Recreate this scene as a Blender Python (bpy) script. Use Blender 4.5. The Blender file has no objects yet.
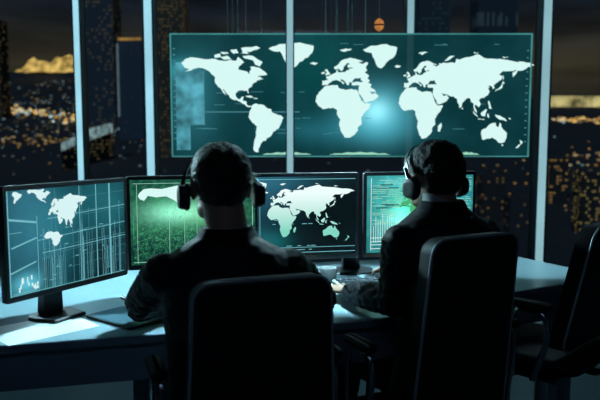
import bpy, bmesh, math, random
from mathutils import Vector, Matrix, noise
from mathutils.geometry import tessellate_polygon
random.seed(7)
S = bpy.context.scene
COL = S.collection
PI = math.pi
R = math.radians

# ------------------------------------------------------------------ materials
def new_mat(name):
    m = bpy.data.materials.new(name); m.use_nodes = True
    nt = m.node_tree; nt.nodes.clear()
    out = nt.nodes.new('ShaderNodeOutputMaterial')
    return m, nt, out

def pbr(name, col, rough=.5, metal=0, noise_amt=.15, noise_scale=40, bump=0, bump_scale=300, spec=.5, sheen=0):
    m, nt, out = new_mat(name)
    b = nt.nodes.new('ShaderNodeBsdfPrincipled')
    tc = nt.nodes.new('ShaderNodeTexCoord')
    n = nt.nodes.new('ShaderNodeTexNoise'); n.inputs['Scale'].default_value = noise_scale; n.inputs['Detail'].default_value = 4
    nt.links.new(tc.outputs['Object'], n.inputs['Vector'])
    mr = nt.nodes.new('ShaderNodeMapRange')
    mr.inputs['To Min'].default_value = 1 - noise_amt; mr.inputs['To Max'].default_value = 1 + noise_amt
    nt.links.new(n.outputs['Fac'], mr.inputs['Value'])
    vm = nt.nodes.new('ShaderNodeVectorMath'); vm.operation = 'SCALE'
    vm.inputs[0].default_value = col
    nt.links.new(mr.outputs['Result'], vm.inputs['Scale'])
    nt.links.new(vm.outputs['Vector'], b.inputs['Base Color'])
    b.inputs['Roughness'].default_value = rough; b.inputs['Metallic'].default_value = metal
    b.inputs['Specular IOR Level'].default_value = spec
    if sheen: b.inputs['Sheen Weight'].default_value = sheen
    if bump:
        n2 = nt.nodes.new('ShaderNodeTexNoise'); n2.inputs['Scale'].default_value = bump_scale
        nt.links.new(tc.outputs['Object'], n2.inputs['Vector'])
        bp = nt.nodes.new('ShaderNodeBump'); bp.inputs['Strength'].default_value = bump; bp.inputs['Distance'].default_value = .002
        nt.links.new(n2.outputs['Fac'], bp.inputs['Height']); nt.links.new(bp.outputs['Normal'], b.inputs['Normal'])
    nt.links.new(b.outputs['BSDF'], out.inputs['Surface'])
    return m

def glow(name, col, strength=1.0, var=0, scale=30, alpha=1.0):
    m, nt, out = new_mat(name)
    e = nt.nodes.new('ShaderNodeEmission'); e.inputs['Color'].default_value = (*col, 1); e.inputs['Strength'].default_value = strength
    if var:
        tc = nt.nodes.new('ShaderNodeTexCoord'); n = nt.nodes.new('ShaderNodeTexNoise'); n.inputs['Scale'].default_value = scale
        nt.links.new(tc.outputs['Object'], n.inputs['Vector'])
        mr = nt.nodes.new('ShaderNodeMapRange'); mr.inputs['From Min'].default_value = .3; mr.inputs['From Max'].default_value = .7
        mr.inputs['To Min'].default_value = strength * (1 - var); mr.inputs['To Max'].default_value = strength * (1 + var)
        nt.links.new(n.outputs['Fac'], mr.inputs['Value']); nt.links.new(mr.outputs['Result'], e.inputs['Strength'])
    if alpha < 1:
        t = nt.nodes.new('ShaderNodeBsdfTransparent'); mx = nt.nodes.new('ShaderNodeMixShader'); mx.inputs[0].default_value = alpha
        nt.links.new(t.outputs[0], mx.inputs[1]); nt.links.new(e.outputs[0], mx.inputs[2]); nt.links.new(mx.outputs[0], out.inputs['Surface'])
    else:
        nt.links.new(e.outputs[0], out.inputs['Surface'])
    return m

def screen_mat(name, base, spots, noise_col=(0, 0, 0), noise_scale=12, alpha=1.0, rough=.25, vgrad=None):
    """a lit display: base colour + soft bright spots (x, z, rx, rz, colour) in the screen's own object space"""
    m, nt, out = new_mat(name); L = nt.links
    tc = nt.nodes.new('ShaderNodeTexCoord'); sep = nt.nodes.new('ShaderNodeSeparateXYZ'); L.new(tc.outputs['Object'], sep.inputs[0])
    def math_(op, a, b=None):
        n = nt.nodes.new('ShaderNodeMath'); n.operation = op
        for i, v in enumerate((a, b)):
            if v is None: continue
            if isinstance(v, (int, float)): n.inputs[i].default_value = v
            else: L.new(v, n.inputs[i])
        return n.outputs[0]
    def vscale(col, fac):
        n = nt.nodes.new('ShaderNodeVectorMath'); n.operation = 'SCALE'; n.inputs[0].default_value = col
        L.new(fac, n.inputs['Scale']); return n.outputs[0]
    def vadd(a, b):
        n = nt.nodes.new('ShaderNodeVectorMath'); n.operation = 'ADD'; L.new(a, n.inputs[0]); L.new(b, n.inputs[1]); return n.outputs[0]
    c = nt.nodes.new('ShaderNodeCombineXYZ')
    for i in range(3): c.inputs[i].default_value = base[i]
    acc = c.outputs[0]
    nz = nt.nodes.new('ShaderNodeTexNoise'); nz.inputs['Scale'].default_value = noise_scale; nz.inputs['Detail'].default_value = 6
    L.new(tc.outputs['Object'], nz.inputs['Vector'])
    nf = math_('MAXIMUM', math_('MULTIPLY', math_('SUBTRACT', nz.outputs['Fac'], .42), 4.0), 0.0)
    acc = vadd(acc, vscale(noise_col, nf))
    for (x, z, rx, rz, col) in spots:
        dx = math_('DIVIDE', math_('SUBTRACT', sep.outputs['X'], x), rx)
        dz = math_('DIVIDE', math_('SUBTRACT', sep.outputs['Z'], z), rz)
        d2 = math_('ADD', math_('MULTIPLY', dx, dx), math_('MULTIPLY', dz, dz))
        g = math_('EXPONENT', math_('MULTIPLY', d2, -1.0))
        acc = vadd(acc, vscale(col, g))
    e = nt.nodes.new('ShaderNodeEmission'); L.new(acc, e.inputs['Color'])
    if alpha < 1:
        t = nt.nodes.new('ShaderNodeBsdfTransparent'); mx = nt.nodes.new('ShaderNodeMixShader'); mx.inputs[0].default_value = alpha
        L.new(t.outputs[0], mx.inputs[1]); L.new(e.outputs[0], mx.inputs[2]); L.new(mx.outputs[0], out.inputs['Surface'])
    else:
        g = nt.nodes.new('ShaderNodeBsdfGlossy'); g.inputs['Roughness'].default_value = rough; g.inputs['Color'].default_value = (.03, .03, .03, 1)
        ad = nt.nodes.new('ShaderNodeAddShader'); L.new(e.outputs[0], ad.inputs[0]); L.new(g.outputs[0], ad.inputs[1]); L.new(ad.outputs[0], out.inputs['Surface'])
    return m

def window_mat(name, wall, lit, density=.6, cell=(3.2, 3.6), strength=1.0, lit2=None):
    """dark facade with a grid of lit windows"""
    m, nt, out = new_mat(name); L = nt.links
    tc = nt.nodes.new('ShaderNodeTexCoord'); sep = nt.nodes.new('ShaderNodeSeparateXYZ'); L.new(tc.outputs['Object'], sep.inputs[0])
    def math_(op, a, b=None):
        n = nt.nodes.new('ShaderNodeMath'); n.operation = op
        for i, v in enumerate((a, b)):
            if v is None: continue
            if isinstance(v, (int, float)): n.inputs[i].default_value = v
            else: L.new(v, n.inputs[i])
        return n.outputs[0]
    u = math_('DIVIDE', math_('ADD', sep.outputs['X'], math_('MULTIPLY', sep.outputs['Y'], 1.13)), cell[0])
    v = math_('DIVIDE', sep.outputs['Z'], cell[1])
    fu, fv = math_('FLOOR', u), math_('FLOOR', v)
    cv = nt.nodes.new('ShaderNodeCombineXYZ'); L.new(fu, cv.inputs[0]); L.new(fv, cv.inputs[1])
    wn = nt.nodes.new('ShaderNodeTexWhiteNoise'); wn.noise_dimensions = '2D'; L.new(cv.outputs[0], wn.inputs['Vector'])
    nz = nt.nodes.new('ShaderNodeTexNoise'); nz.inputs['Scale'].default_value = .04; L.new(tc.outputs['Object'], nz.inputs['Vector'])
    th = math_('GREATER_THAN', math_('ADD', wn.outputs['Value'], math_('MULTIPLY', math_('SUBTRACT', nz.outputs['Fac'], .5), 1.2)), density)
    ru, rv = math_('FRACT', u), math_('FRACT', v)
    inside = math_('MULTIPLY', math_('MULTIPLY', math_('GREATER_THAN', ru, .2), math_('LESS_THAN', ru, .8)), math_('MULTIPLY', math_('GREATER_THAN', rv, .3), math_('LESS_THAN', rv, .8)))
    fac = math_('MULTIPLY', th, inside)
    e = nt.nodes.new('ShaderNodeEmission'); e.inputs['Strength'].default_value = strength
    mx = nt.nodes.new('ShaderNodeMix'); mx.data_type = 'RGBA'
    mx.inputs[6].default_value = (*lit, 1); mx.inputs[7].default_value = (*(lit2 or lit), 1)
    L.new(wn.outputs['Color'], mx.inputs[0]); L.new(mx.outputs[2], e.inputs['Color'])
    d = nt.nodes.new('ShaderNodeBsdfPrincipled'); d.inputs['Base Color'].default_value = (*[q * 4 for q in wall], 1); d.inputs['Roughness'].default_value = .6
    ms = nt.nodes.new('ShaderNodeMixShader'); L.new(fac, ms.inputs[0]); L.new(d.outputs[0], ms.inputs[1]); L.new(e.outputs[0], ms.inputs[2])
    L.new(ms.outputs[0], out.inputs['Surface'])
    return m

M = dict(
    suit=pbr('suit_cloth', (.006, .008, .013), .65, noise_amt=.3, noise_scale=60, bump=.3, bump_scale=500, spec=.25, sheen=.06),
    skin=pbr('skin', (.42, .25, .18), .5, noise_amt=.08, noise_scale=20),
    hair=pbr('dark_hair', (.010, .009, .009), .6, noise_amt=.4, noise_scale=90, bump=1.0, bump_scale=260, spec=.25, sheen=.15),
    shirt=pbr('white_shirt', (.75, .80, .85), .7, noise_amt=.04),
    shoe=pbr('shoe_leather', (.01, .01, .012), .3),
    eye=pbr('eye_white', (.8, .8, .8), .2, noise_amt=.02),
    leather=pbr('black_leather', (.008, .010, .014), .55, noise_amt=.25, noise_scale=15, bump=.25, bump_scale=220, spec=.3),
    piping=pbr('grey_edge_trim', (.45, .50, .55), .35, metal=.4, noise_amt=.05),
    black=pbr('black_plastic', (.008, .010, .013), .38, noise_amt=.1),
    metal=pbr('dark_metal', (.05, .06, .07), .3, metal=.9, noise_amt=.1),
    chrome=pbr('brushed_chrome', (.55, .6, .65), .22, metal=1, noise_amt=.05),
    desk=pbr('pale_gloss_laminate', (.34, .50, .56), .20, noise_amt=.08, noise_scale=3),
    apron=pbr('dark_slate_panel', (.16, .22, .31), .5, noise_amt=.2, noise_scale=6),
    floor=pbr('teal_grey_floor', (.12, .20, .24), .4, noise_amt=.15, noise_scale=5),
    wall=pbr('dark_wall_paint', (.03, .04, .05), .8, noise_amt=.1, noise_scale=8),
    ceil=pbr('dark_ceiling', (.03, .04, .05), .8, noise_amt=.1, noise_scale=8),
    post=pbr('blue_grey_aluminium', (.16, .24, .28), .35, metal=.7, noise_amt=.05),
    key=pbr('dark_keycap', (.05, .06, .07), .5, noise_amt=.1),
    keyboard=pbr('silver_keyboard', (.50, .56, .60), .4, metal=.2, noise_amt=.05),
    ceramic=pbr('white_ceramic', (.8, .84, .86), .2, noise_amt=.02),
    coffee=pbr('coffee', (.01, .007, .005), .1),
    light_patch=pbr('light_patch_white', (.82, .88, .90), .6, noise_amt=.02),
    ground=pbr('night_ground', (.05, .06, .075), .9, noise_amt=.4, noise_scale=.05),
    concrete=pbr('night_concrete', (.06, .07, .085), .8, noise_amt=.3, noise_scale=.2),
    strip=glow('led_strip_light', (.34, .70, .84), 1.0, var=.15, scale=2.5),
    strip2=glow('led_strip_pale', (.30, .55, .62), .85, var=.10, scale=2.5),
    map=glow('map_white_glow', (.72, 1.0, .96), .95),
    frame_line=glow('teal_line_glow', (.06, .28, .28), .85, var=.3, scale=3),
    white=glow('white_glow', (.75, 1.0, 1.0), .9),
    cyan=glow('cyan_glow', (.22, .62, .70), .8),
    cyan_dim=glow('cyan_dim_glow', (.08, .30, .36), .8),
    teal_dim=glow('teal_dim_glow', (.03, .15, .19), .9),
    green=glow('green_glow', (.10, .55, .22), .8),
    mint=glow('mint_glow', (.40, .85, .65), .8),
    slate=glow('slate_glow', (.01, .05, .065), 1.0),
    orb=glow('pale_blue_block_glow', (.10, .42, .52), .7, var=.6, scale=9, alpha=.75),
    cable=pbr('steel_cable', (.75, .88, .95), .35, metal=.2),
    amber=glow('amber_lamp_glow', (.75, .30, .08), .55, var=.3, scale=20),
)

# ------------------------------------------------------------------ mesh helpers
def obj(name, bm, mat, parent=None, loc=None, rot=None, smooth=True, bevel=0, seg=2, autosmooth=40):
    bmesh.ops.recalc_face_normals(bm, faces=bm.faces)
    me = bpy.data.meshes.new(name); bm.to_mesh(me); bm.free()
    for m in (mat if isinstance(mat, (list, tuple)) else [mat]): me.materials.append(m)
    o = bpy.data.objects.new(name, me); COL.objects.link(o)
    if smooth:
        for p in me.polygons: p.use_smooth = True
        me.set_sharp_from_angle(angle=R(autosmooth))
    if bevel:
        md = o.modifiers.new('bevel', 'BEVEL'); md.width = bevel; md.segments = seg; md.limit_method = 'ANGLE'
    if loc: o.location = loc
    if rot: o.rotation_euler = rot
    if parent: o.parent = parent
    return o

def tag(o, label=None, cat=None, group=None, kind=None):
    if label: o['label'] = label
    if cat: o['category'] = cat
    if group: o['group'] = group
    if kind: o['kind'] = kind
    return o

def thing(name, label, cat, loc=(0, 0, 0), rz=0, group=None):
    o = bpy.data.objects.new(name, None); COL.objects.link(o)
    o.empty_display_size = .05
    o.location = loc; o.rotation_euler = (0, 0, rz)
    return tag(o, label, cat, group)

def copy_tree(o, parent=None):
    c = o.copy(); COL.objects.link(c)
    if parent: c.parent = parent
    for ch in list(o.children): copy_tree(ch, c)
    return c

def B(): return bmesh.new()

def box(bm, c, s, rot=None):
    r = bmesh.ops.create_cube(bm, size=1)
    mt = Matrix.Translation(c) @ (rot.to_4x4() if rot else Matrix()) @ Matrix.Diagonal((*s, 1))
    bmesh.ops.transform(bm, matrix=mt, verts=r['verts'])
    return bm

class Soup:
    """many closed shapes as plain lists; remeshed() welds them into one skin"""
    def __init__(self): self.v, self.f = [], []
_unit = {}
def unit_ball(seg):
    if seg not in _unit:
        b = bmesh.new(); bmesh.ops.create_uvsphere(b, u_segments=seg, v_segments=max(6, seg // 2), radius=1)
        _unit[seg] = ([tuple(v.co) for v in b.verts], [[v.index for v in f.verts] for f in b.faces]); b.free()
    return _unit[seg]
def ball(bm, c, r, seg=20, rot=None):
    if isinstance(r, (int, float)): r = (r, r, r)
    if isinstance(bm, Soup):
        vs, fs = unit_ball(seg); o = len(bm.v)
        if rot is None:
            cx, cy, cz = c; bm.v.extend((cx + x * r[0], cy + y * r[1], cz + z * r[2]) for x, y, z in vs)
        else:
            mt = Matrix.Translation(c) @ rot.to_4x4() @ Matrix.Diagonal((*r, 1)); bm.v.extend(tuple(mt @ Vector(q)) for q in vs)
        bm.f.extend([i + o for i in f] for f in fs); return bm
    g = bmesh.ops.create_uvsphere(bm, u_segments=seg, v_segments=max(6, seg // 2), radius=1)
    mt = Matrix.Translation(c) @ (rot.to_4x4() if rot else Matrix()) @ Matrix.Diagonal((*r, 1))
    bmesh.ops.transform(bm, matrix=mt, verts=g['verts'])
    return bm

def cyl(bm, a, b, r1, r2=None, seg=20):
    a, b = Vector(a), Vector(b); d = b - a
    g = bmesh.ops.create_cone(bm, cap_ends=True, segments=seg, radius1=r1, radius2=r1 if r2 is None else r2, depth=d.length)
    mt = Matrix.Translation((a + b) / 2) @ d.to_track_quat('Z', 'Y').to_matrix().to_4x4()
    bmesh.ops.transform(bm, matrix=mt, verts=g['verts'])
    return bm

def rings(bm, rows, cap=True):
    """rows of equal-length vertex loops -> skin"""
    if isinstance(bm, Soup):
        o = len(bm.v); n = len(rows[0])
        for row in rows: bm.v.extend(tuple(p) for p in row)
        for j in range(len(rows) - 1):
            for i in range(n): bm.f.append([o + j * n + i, o + j * n + (i + 1) % n, o + (j + 1) * n + (i + 1) % n, o + (j + 1) * n + i])
        bm.f.append([o + i for i in range(n - 1, -1, -1)]); bm.f.append([o + (len(rows) - 1) * n + i for i in range(n)]); return bm
    vs = [[bm.verts.new(p) for p in row] for row in rows]
    n = len(vs[0])
    for a, b in zip(vs, vs[1:]):
        for i in range(n):
            bm.faces.new((a[i], a[(i + 1) % n], b[(i + 1) % n], b[i]))
    if cap:
        bm.faces.new(list(reversed(vs[0]))); bm.faces.new(vs[-1])
    return bm

def tube(bm, pts, rad, seg=12, flat=None, cap=True):
    """tube along a path, radii per point; flat=(a,b) squashes the section"""
    pts = [Vector(p) for p in pts]
    if isinstance(rad, (int, float)): rad = [rad] * len(pts)
    rows = []; up = Vector((0, 0, 1))
    t0 = (pts[1] - pts[0]).normalized()
    if abs(t0.dot(up)) > .9: up = Vector((1, 0, 0))
    nrm = (up - t0 * up.dot(t0)).normalized()
    for i, p in enumerate(pts):
        t = ((pts[min(i + 1, len(pts) - 1)] - pts[max(i - 1, 0)])).normalized()
        nrm = (nrm - t * nrm.dot(t)).normalized(); bn = t.cross(nrm)
        fa, fb = flat or (1, 1)
        rows.append([p + (nrm * math.cos(k * 2 * PI / seg) * fa + bn * math.sin(k * 2 * PI / seg) * fb) * rad[i] for k in range(seg)])
    return rings(bm, rows, cap)

def limb(bm, pts, rad, step=.012, seg=12):
    """overlapping balls along a path: welds into one skin on remeshing"""
    for (a, b), (ra, rb) in zip(zip(pts, pts[1:]), zip(rad, rad[1:])):
        a, b = Vector(a), Vector(b); n = max(2, int((b - a).length / step))
        for k in range(n + 1):
            f = k / n
            ball(bm, a.lerp(b, f), ra + (rb - ra) * f, seg)

def loft_ellipse(bm, rows, seg=36, e=2.3):
    out = []
    for (x, y, z, rx, ry) in rows:
        ring = []
        for k in range(seg):
            t = 2 * PI * k / seg; c, s = math.cos(t), math.sin(t)
            ring.append((x + rx * math.copysign(abs(c) ** (2 / e), c), y + ry * math.copysign(abs(s) ** (2 / e), s), z))
        out.append(ring)
    return rings(bm, out)

def lathe(bm, prof, seg=28):
    rows = [[(r * math.cos(2 * PI * k / seg), r * math.sin(2 * PI * k / seg), z) for k in range(seg)] for r, z in prof]
    return rings(bm, rows, cap=True)

def remeshed(bm, voxel, smooth_it=4, name='skin_mesh'):
    me = bpy.data.meshes.new(name); me.from_pydata(bm.v, [], bm.f)
    o = bpy.data.objects.new(name, me); COL.objects.link(o)
    md = o.modifiers.new('r', 'REMESH'); md.mode = 'VOXEL'; md.voxel_size = voxel
    sm = o.modifiers.new('s', 'SMOOTH'); sm.factor = .5; sm.iterations = smooth_it
    dg = bpy.context.evaluated_depsgraph_get()
    m2 = bpy.data.meshes.new_from_object(o.evaluated_get(dg))
    bpy.data.objects.remove(o); bpy.data.meshes.remove(me)
    b2 = bmesh.new(); b2.from_mesh(m2); bpy.data.meshes.remove(m2)
    return b2

def displace(bm, amp, scale, stretch=(1, 1, 1), seed=0, mask=None, ridged=False):
    bm.normal_update()
    mv = []
    for v in bm.verts:
        p = Vector((v.co.x * stretch[0], v.co.y * stretch[1], v.co.z * stretch[2])) * scale + Vector((seed, seed * 1.7, 0))
        n = noise.noise(p)
        if ridged: n = 1 - 2 * abs(n) - .6
        mv.append(v.normal * (n * amp * (mask(v.co) if mask else 1)))
    for v, d in zip(bm.verts, mv): v.co += d

def bez(a, b, c, n=8):
    a, b, c = Vector(a), Vector(b), Vector(c)
    return [a * (1 - t) ** 2 + b * 2 * t * (1 - t) + c * t * t for t in (i / n for i in range(n + 1))]

def rrect(w, h, r, n=5, cx=0, cz=0):
    pts = []
    for (sx, sz, a0) in ((1, 1, 0), (-1, 1, 90), (-1, -1, 180), (1, -1, 270)):
        for k in range(n + 1):
            a = R(a0 + 90 * k / n)
            pts.append((cx + sx * (w / 2 - r) + r * math.cos(a), cz + sz * (h / 2 - r) + r * math.sin(a)))
    return pts

# ------------------------------------------------------------------ camera
CAM_Z = 1.32
cd = bpy.data.cameras.new('camera'); cam = bpy.data.objects.new('camera', cd); COL.objects.link(cam)
cam.location = (0, 0, CAM_Z); cam.rotation_euler = (PI / 2 - math.atan(64 / 650), 0, 0)
cd.sensor_width = 36; cd.lens = 36 * 650 / 600; cd.clip_end = 5000; cd.clip_start = .05
cd.dof.use_dof = True; cd.dof.focus_distance = 2.5; cd.dof.aperture_fstop = 39 / 13.0
S.camera = cam

# ------------------------------------------------------------------ the room
def struct(name, bm, mat, parent=None, **k):
    o = obj(name, bm, mat, parent, **k)
    if not parent: o['kind'] = 'structure'
    return o
XL, XR, YB, YW, HC = -3.4, 3.4, -1.6, 5.0, 3.0
struct('floor', box(B(), (0, (YB + YW) / 2, -.1), (XR - XL + .4, YW - YB + .4, .2)), M['floor'], smooth=False)
struct('ceiling', box(B(), (0, (YB + YW) / 2, HC + .1), (XR - XL + .4, YW - YB + .4, .2)), M['ceil'], smooth=False)
struct('wall_left', box(B(), (XL - .1, (YB + YW) / 2, HC / 2), (.2, YW - YB, HC)), M['wall'], smooth=False)
struct('wall_right', box(B(), (XR + .1, (YB + YW) / 2, HC / 2), (.2, YW - YB, HC)), M['wall'], smooth=False)
struct('wall_back', box(B(), (0, YB - .1, HC / 2), (XR - XL, .2, HC)), M['wall'], smooth=False)

def glass_mat():
    m, nt, out = new_mat('window_glass'); L = nt.links
    t = nt.nodes.new('ShaderNodeBsdfTransparent'); t.inputs[0].default_value = (.86, .93, .95, 1)
    g = nt.nodes.new('ShaderNodeBsdfGlossy'); g.inputs['Roughness'].default_value = .02
    fr = nt.nodes.new('ShaderNodeFresnel'); fr.inputs['IOR'].default_value = 1.3
    mx = nt.nodes.new('ShaderNodeMixShader'); L.new(fr.outputs[0], mx.inputs[0]); L.new(t.outputs[0], mx.inputs[1]); L.new(g.outputs[0], mx.inputs[2])
    L.new(mx.outputs[0], out.inputs['Surface']); return m
M['glass'] = glass_mat()
# window posts: x, half width; every pane carries the post on its right side
posts = [(-1.655, .032), (-1.125, .044), (.818, .038), (1.830, .046), (XR, .04)]
x0 = XL
for i, (px, hw) in enumerate(posts):
    w = obj('window_%d' % (i + 1), box(B(), ((x0 + px) / 2, YW, HC / 2), (px - x0, .012, HC)), M['glass'], smooth=False)
    w['kind'] = 'structure'
    ml = obj('mullion', box(B(), (px, YW - .03, HC / 2), (hw * 2, .12, HC)), M['post'], w, smooth=False)
    if i < 4:
        obj('light_strip', box(B(), (px, YW - .092, HC / 2), (hw * 1.25, .008, HC - .02)), M['strip'] if i in (0, 1) else M['strip2'], ml, smooth=False)
    x0 = px

# ------------------------------------------------------------------ world map outlines (longitude, latitude)
NA = [(-168,66),(-162,70),(-156,71.5),(-141,70),(-128,70),(-115,68),(-108,68),(-96,68),(-94,72),(-88,68),(-86,66),(-93,62),(-94,58),(-88,56.5),(-82,55),(-80,51.5),(-79,55),(-77,58),(-78,62),(-73,62),(-70,61),(-65,59.5),(-62,57),(-57,53),(-56,51.5),(-60,50),(-66,50),(-70,47.5),(-65,48.5),(-64,46),(-61,46),(-66,44),(-70,43),(-70,41.5),(-74,40),(-76,37),(-76,35),(-81,31.5),(-80,26),(-81.5,26),(-83,29.5),(-89,30),(-94,29.5),(-97.5,26),(-97,21),(-94,18),(-91,18.5),(-90,21),(-87,21.5),(-88.5,16),(-83.5,15),(-83.5,11),(-81,9),(-78,9),(-77.5,7.5),(-82,7.5),(-86,11),(-91,14),(-95,16),(-100,17),(-105,20),(-106,23),(-110,27),(-113,31),(-114.5,31),(-111,26),(-110,23),(-112,25),(-115,29),(-117,32.5),(-120.5,34.5),(-124,39.5),(-124,47),(-128,51),(-131,55),(-137,58.5),(-146,60.5),(-152,59),(-158,56),(-164,54.5),(-158,58),(-163,60),(-166,63.5)]
ARCTIC = [[(-80,73.5),(-72,71.5),(-62,66.5),(-66,62),(-72,64),(-74,68),(-86,70.5),(-88,73)],[(-90,81),(-70,83),(-65,81),(-78,77),(-88,76.5)],[(-117,72),(-108,73),(-101,69),(-112,69)],[(-125,74),(-117,75),(-116,71.5),(-124,71)],[(-104,79),(-96,80),(-93,76),(-100,75)],[(-117,76.5),(-108,77),(-106,75),(-114,75)],[(-86,77),(-80,76),(-81,75),(-92,75)]]
GREEN = [(-73,78),(-60,82),(-35,83.5),(-18,80.5),(-20,74),(-25,70),(-35,66),(-43,60),(-49,62),(-53,67),(-55,70),(-59,75.5),(-68,76)]
CARIB = [[(-85,22),(-78,23),(-74,20),(-78,20)],[(-73,20),(-69,19.5),(-69,18),(-74,18.3)]]
SA = [(-77.5,8),(-72,12),(-68,11),(-62,10.5),(-57,6),(-51,4.5),(-50,0),(-44,-2.5),(-38,-4),(-35,-7),(-37,-12),(-39,-17),(-41,-22),(-48,-26),(-50,-30),(-54,-34),(-57,-35),(-58,-38.5),(-62,-39),(-65,-43),(-66,-46),(-68,-50),(-68,-54.5),(-72,-54),(-75,-50),(-74,-43),(-73,-37),(-71,-30),(-70,-19),(-76,-14),(-81,-6),(-80,-2),(-79,2),(-77,5)]
AF = [(-6,35.5),(3,37),(10,37),(11,33.5),(19,30.5),(25,31.5),(32.5,31),(35,27),(37,21),(39,16),(43,12),(51,12),(48,5),(42,-2),(39,-7),(40,-15),(35,-20),(35,-25),(32,-29),(26,-34),(19,-34.5),(15,-27),(12,-18),(13.5,-10),(9,-1),(9,4),(4,6.5),(-4,5),(-8,4.5),(-13,8.5),(-17,14.5),(-16,21),(-13,27.5),(-9.5,31)]
EA = [(-9,37),(-9,43),(-1.5,43.5),(-4.5,48.5),(2,51),(8,54),(8.5,57),(10.5,57.5),(10,54.5),(14,54),(19,54.5),(21,57),(24,57.5),(23.5,59.3),(30,60),(22.5,60.4),(21.5,63),(25,65),(22,65.8),(17.5,62),(17,58.5),(14.5,55.5),(11,59),(7,58),(5,61),(11,64.5),(15,68.5),(25,71),(31,70),(41,67),(34,66.5),(40,64.5),(44,66.5),(44,68.5),(54,68.5),(60,69),(68,68.5),(70,73),(75,72),(80,73.5),(95,76),(104,77.5),(112,74),(128,73),(140,72.5),(160,70),(170,70),(180,69),(190,66),(180,64.5),(177,62.5),(170,60),(164,60),(162,56),(157,51),(156,57),(163,62),(155,59.5),(142,59.5),(136,54.5),(141,52.5),(139,47),(132,43),(128,39.5),(129.5,36),(126.5,34.5),(126,37.5),(122,39.5),(119,38.5),(122,37),(119.5,35),(122,31),(120,26.5),(114,22.5),(108,21.5),(106,19),(109,13),(106,9),(101,13),(99.5,10),(103,4),(103.5,1.5),(101,3),(98.5,8),(98,15),(94.5,16),(92,22),(87,21.5),(80.5,15),(80,10.5),(77.5,8),(74,15),(72.5,21),(67,24.5),(61,25),(57,27),(51,28),(48,30),(52,24.5),(56.5,26),(60,22),(55,17),(45,13),(43,14),(39,21),(35,28),(35.5,33),(36,36.5),(30,36.5),(27,37),(27,40.5),(31,41.2),(41,41.2),(38,44.5),(38,47),(34,46),(31,46.5),(28.5,43.5),(28,41.2),(23.5,40.5),(24,37.8),(22,36.7),(19.5,41),(15,44.5),(13,45.5),(14,42.5),(18.5,40),(16,38),(15.5,40),(10.5,43),(8,44),(3.5,43),(0,40),(-2,37)]
EISL = [[(-5,50),(1,51.5),(0,53.5),(-3,58.5),(-6,57.5),(-3,54),(-5,52)],[(-10,52),(-6,52.5),(-6,55),(-10,54)],[(-24,65),(-20,66.5),(-14,65.5),(-18,63.5)],[(12,79),(20,80.5),(27,80),(18,77)],[(52,71),(56,71),(68,76.5),(60,76)]]
AISL = [[(130,31.5),(132,34),(136,35.5),(140,40),(141.5,45),(145,43.5),(141.5,41),(141,36),(136,33.8)],[(95,5.5),(104,-2),(106,-6),(100,-1)],[(105,-6.5),(114,-7),(116,-8.7),(106,-8)],[(109,1),(114,4.5),(117,7),(119,5),(116,-3.5),(111,-3)],[(119,0),(125,1.5),(121,-1),(123,-5),(120,-5)],[(131,-1),(138,-2),(147,-6.5),(150,-10),(143,-8.5),(138,-8),(133,-4)],[(120,18),(122,18),(124,12),(126,7),(122,7),(121,13)],[(49,-12),(50,-16),(47,-25),(44,-24),(44,-17)],[(80,9.5),(82,7),(80.5,6)],[(142,54),(143.5,50),(142,46),(141.8,50)],[(96,80),(104,79),(97,78.5)],[(140,75.5),(150,75),(142,73.8)],[(152,-5),(156,-7),(154,-8)]]
AU = [(114,-22),(122,-18),(126,-14),(130,-12),(136,-12),(136,-15.5),(140,-17.5),(142,-11),(146,-19),(153,-26),(153,-31),(150,-37.5),(146,-39),(140,-38),(136,-34),(131,-31.5),(124,-33),(115.5,-34.5),(113.5,-26)]
OISL = [[(145,-41),(148,-41),(147,-43.5)],[(173,-34.5),(178,-38),(175,-41.5),(174,-39)],[(173,-40.5),(174,-42),(170,-46),(167,-46)]]
EUR = EA[:EA.index((44,68.5))] + [(47,66),(44,61),(46,57),(43,54),(48,50),(46,46),(49,43),(47,40),(51,38),(50,34),(55,31)] + EA[EA.index((57,27)):]
def clip_lon(poly, mx):
    out = []
    for (a, b) in zip(poly, poly[1:] + poly[:1]):
        if a[0] <= mx: out.append(a)
        if (a[0] <= mx) != (b[0] <= mx):
            t = (mx - a[0]) / (b[0] - a[0]); out.append((mx, a[1] + (b[1] - a[1]) * t))
    return out
_cr = random.Random(3)
def coast(pts, k=.10):
    out = []
    for i, a in enumerate(pts):
        b = pts[(i + 1) % len(pts)]; out.append(a); dx, dy = b[0] - a[0], b[1] - a[1]; L_ = math.hypot(dx, dy)
        n = 3 if L_ > 7 else 2 if L_ > 3 else 1
        for j in range(1, n):
            o = _cr.uniform(-k, k) * min(1, 7 / L_); out.append((a[0] + dx * j / n - dy * o, a[1] + dy * j / n + dx * o))
    return out
def fill(bm, pts, y):
    """one flat outline, given thickness towards -y"""
    th = .0015
    pts3 = [Vector((p[0], p[1], 0)) for p in pts]
    f = [bm.verts.new((p[0], y - th, p[1])) for p in pts]
    g = [bm.verts.new((p[0], y, p[1])) for p in pts]
    for tri in tessellate_polygon([pts3]):
        try: bm.faces.new([f[i] for i in tri])
        except ValueError: pass
    n = len(pts)
    for i in range(n):
        bm.faces.new((f[i], f[(i + 1) % n], g[(i + 1) % n], g[i]))
def lat_s(l): return l + max(0, l - 62) * .3

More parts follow.
